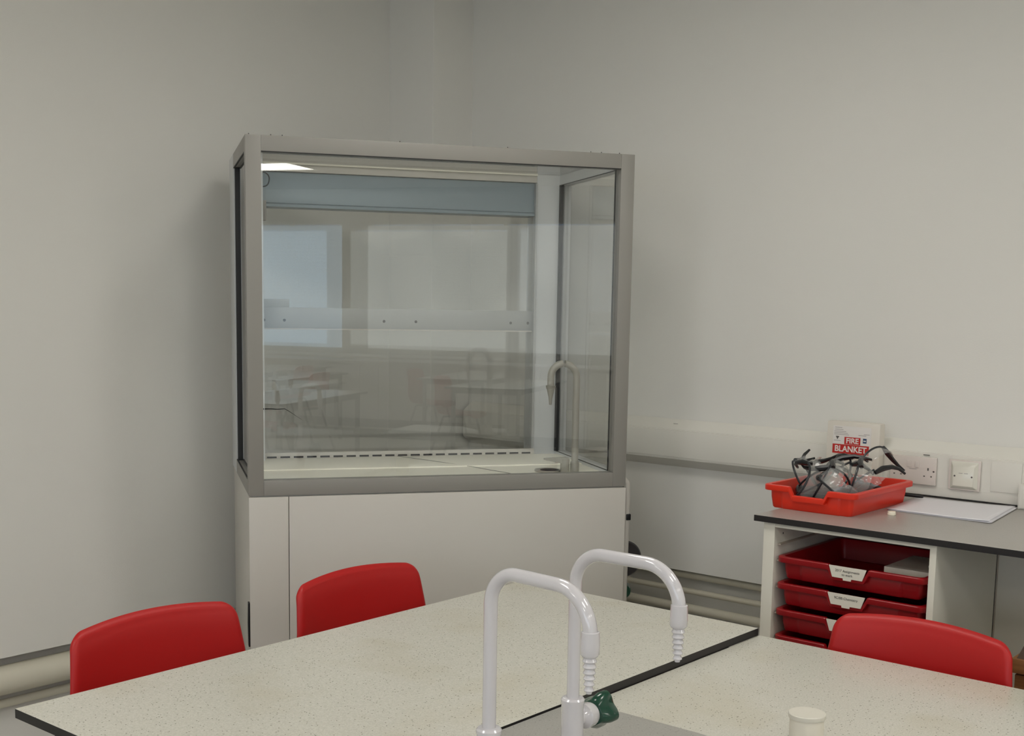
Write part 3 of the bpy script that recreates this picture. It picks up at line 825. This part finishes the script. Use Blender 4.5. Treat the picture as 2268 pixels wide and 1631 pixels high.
# ------------------------------------------------------------------ small things on the bench
t = thing('fire_blanket_case', 'white fire blanket case with red lettering standing behind the tray of glasses', 'fire blanket', (-1.6765, 3.722, ZB))
obj('case', B(-.0935, .0855, -.02, .02, 0, .2165, bev=.006), 'blanket_case', t)
yf = -.0205
def onf(px, pz): return px + 1.6765, pz - ZB
stk_z = .006
stk = obj('sticker', B(-.068, .060, yf - .0004, yf + .0006, .108, .196), 'sticker_white', t, 0)
def rect(name, x0, x1, z0, z1, m, par, d=.001): return obj(name, B(x0, x1, yf - d, yf - .0003, z0, z1), m, par, 0)
rect('red_block', -.0285, .0255, .1385, .162, 'sticker_red', stk)
rect('red_block', -.068, .055, .108, .1375, 'sticker_red', stk)
text('writing', 'FIRE', .0235, (-.0015, yf - .0013, .1495), (PI / 2, 0, 0), 'sticker_white', stk, sx=1.0, bold=.0006)
text('writing', 'BLANKET', .0265, (-.0065, yf - .0013, .1225), (PI / 2, 0, 0), 'sticker_white', stk, sx=.96, bold=.0006)
rect('blue_mark', .034, .046, .146, .161, 'sticker_blue', stk)
rect('blue_mark', .036, .044, .151, .155, 'sticker_white', stk, .0013)
bm = bmesh.new(); prism(bm, [(-.0585, .163), (-.0465, .163), (-.0525, .152)], 'y', yf - .001, yf - .0003); obj('triangle_mark', bm, 'ink', stk, 0)
bm = bmesh.new()
for x0, x1, z in ((-.062, -.038, .190), (-.062, -.034, .184), (-.064, -.024, .178), (-.064, -.018, .173), (-.064, -.014, .168), (.018, .044, .169), (.036, .055, .173), (-.064, -.042, .148)):
    box(bm, x0, x1, yf - .001, yf - .0003, z, z + .0014)
obj('small_print', bm, 'ink_pale', stk, 0)
stk.location.z += .006; stk.location.x -= .003

t = thing('paper_stack', 'loose white sheets stacked on the bench below the sockets', 'papers', (0, 0, ZB))
def sheet(pts, z, curl):
    bm = bmesh.new(); n = 14
    P = [Vector(p) for p in pts]
    g = []
    for i in range(n + 1):
        row = []
        for j in range(n + 1):
            u, v = i / n, j / n
            p = P[0].lerp(P[1], u).lerp(P[3].lerp(P[2], u), v)
            row.append(bm.verts.new((p.x, p.y, z + curl * max(0, u - .6) ** 2 * 3)))
        g.append(row)
    for i in range(n):
        for j in range(n): bm.faces.new((g[i][j], g[i + 1][j], g[i + 1][j + 1], g[i][j + 1]))
    return bm
pc = [(-1.425, 3.405), (-1.128, 3.392), (-1.162, 3.712), (-1.450, 3.700)]
for k in range(6):
    o_ = Vector((random.uniform(-.006, .006), random.uniform(-.006, .006)))
    o = obj('sheet', sheet([(p[0] + o_.x, p[1] + o_.y) for p in pc], 0.001 + .0007 * k, .002 + .0009 * k), 'paper', t, 60)
    md = o.modifiers.new('s', 'SOLIDIFY'); md.thickness = .0004
t = thing('pen', 'black pen lying on the sheets behind the tray', 'pen', (-1.470, 3.640, ZB + .013))
bm = bmesh.new(); tube(bm, [(-.05, -.004, 0), (0, 0, 0), (.04, .001, 0), (.052, .001, 0)], [.0045, .0045, .0045, .0035], 12); obj('barrel', bm, 'black_plastic', t)
bm = bmesh.new(); tube(bm, [(-.088, -.007, 0), (-.05, -.004, 0)], [.0052, .0052], 12); obj('pen_cap', bm, 'black_plastic', t)
t = thing('bottle_cap', 'small cream bottle cap on the bench right of the orange-red tray', 'cap', (-1.3835, 3.328, ZB))
bm = bmesh.new(); lathe(bm, [(0, .0), (.011, 0), (.0115, .001), (.0115, .009), (.0105, .0105), (0, .0105)], 28); obj('cap', bm, 'cap_white', t)
bm = bmesh.new(); lathe(bm, [(.0114, .0015), (.0121, .002), (.0121, .0035), (.0114, .004)], 28); obj('ridge', bm, 'cap_white', t)

# wooden stool at the right edge of the frame
t = thing('wooden_stool', 'brown wooden stool half out of frame right of the red chair', 'stool', (-.70, 2.95, 0))
bm = bmesh.new(); box(bm, -.17, .17, -.10, .20, .690, .722); 
for v in bm.verts:
    if v.co.z > .71: v.co.x *= .93; v.co.y = .05 + (v.co.y - .05) * .93
obj('seat', bm, 'stool_dark', t, 0)
obj('seat_board', B(-.18, .18, -.11, .21, .657, .690, bev=.002), 'stool_wood', t)
obj('apron', B(-.172, .172, -.10, .20, .600, .652, bev=.002), 'stool_wood', t)
for sx in (-1, 1):
    for sy in (0, 1):
        obj('leg', B(sx * .15 - .018, sx * .15 + .018, -.08 + sy * .24, -.044 + sy * .24, 0, .60), 'stool_wood', t)

# ------------------------------------------------------------------ rest of the classroom (seen only as reflections in the glass)
table('lab_table', 'cream laminate table deeper in the room, reflected in the cupboard glass', 1.9, 3.4, -.9, -.15, .71, 4)
table('lab_table', 'cream laminate table nearest the far windows, reflected in the cupboard glass', 4.3, 5.8, -2.2, -1.45, .71, 4)
table('lab_table', 'cream laminate table by the far windows, nearer the back wall', 4.3, 5.8, .2, .95, .71, 4)
for (x, y, rz, l) in ((2.2, -1.12, PI / 2, 'red plastic chair at the far table, left of the pair'), (3.0, -1.12, PI / 2, 'red plastic chair at the far table, right of the pair'),
                      (4.7, -1.22, -PI / 2, 'red plastic chair at the table nearest the far windows'), (4.8, -.03, PI / 2, 'red plastic chair at the far table nearer the back wall')):
    dup(c0, location=(x, y, 0), rotation_euler=(0, 0, rz), label=l)

t = thing('added_bench', 'added white bench with cupboards under the far windows, brightening the reflection in the cupboard glass', 'bench', (6.30, 0, 0))  # unseen bench added as a pale surface for the lower glass reflection
obj('worktop', B(-.32, .29, -3.0, 2.4, .80, .83, bev=.003), 'sticker_white', t)
for k in range(6):
    obj('cupboard', B(-.28, .27, -3.0 + .9 * k + .003, -2.1 + .9 * k - .003, .1, .80), 'sticker_white', t)
obj('plinth', B(-.24, .27, -2.99, 2.39, 0, .1), 'black_edge', t)
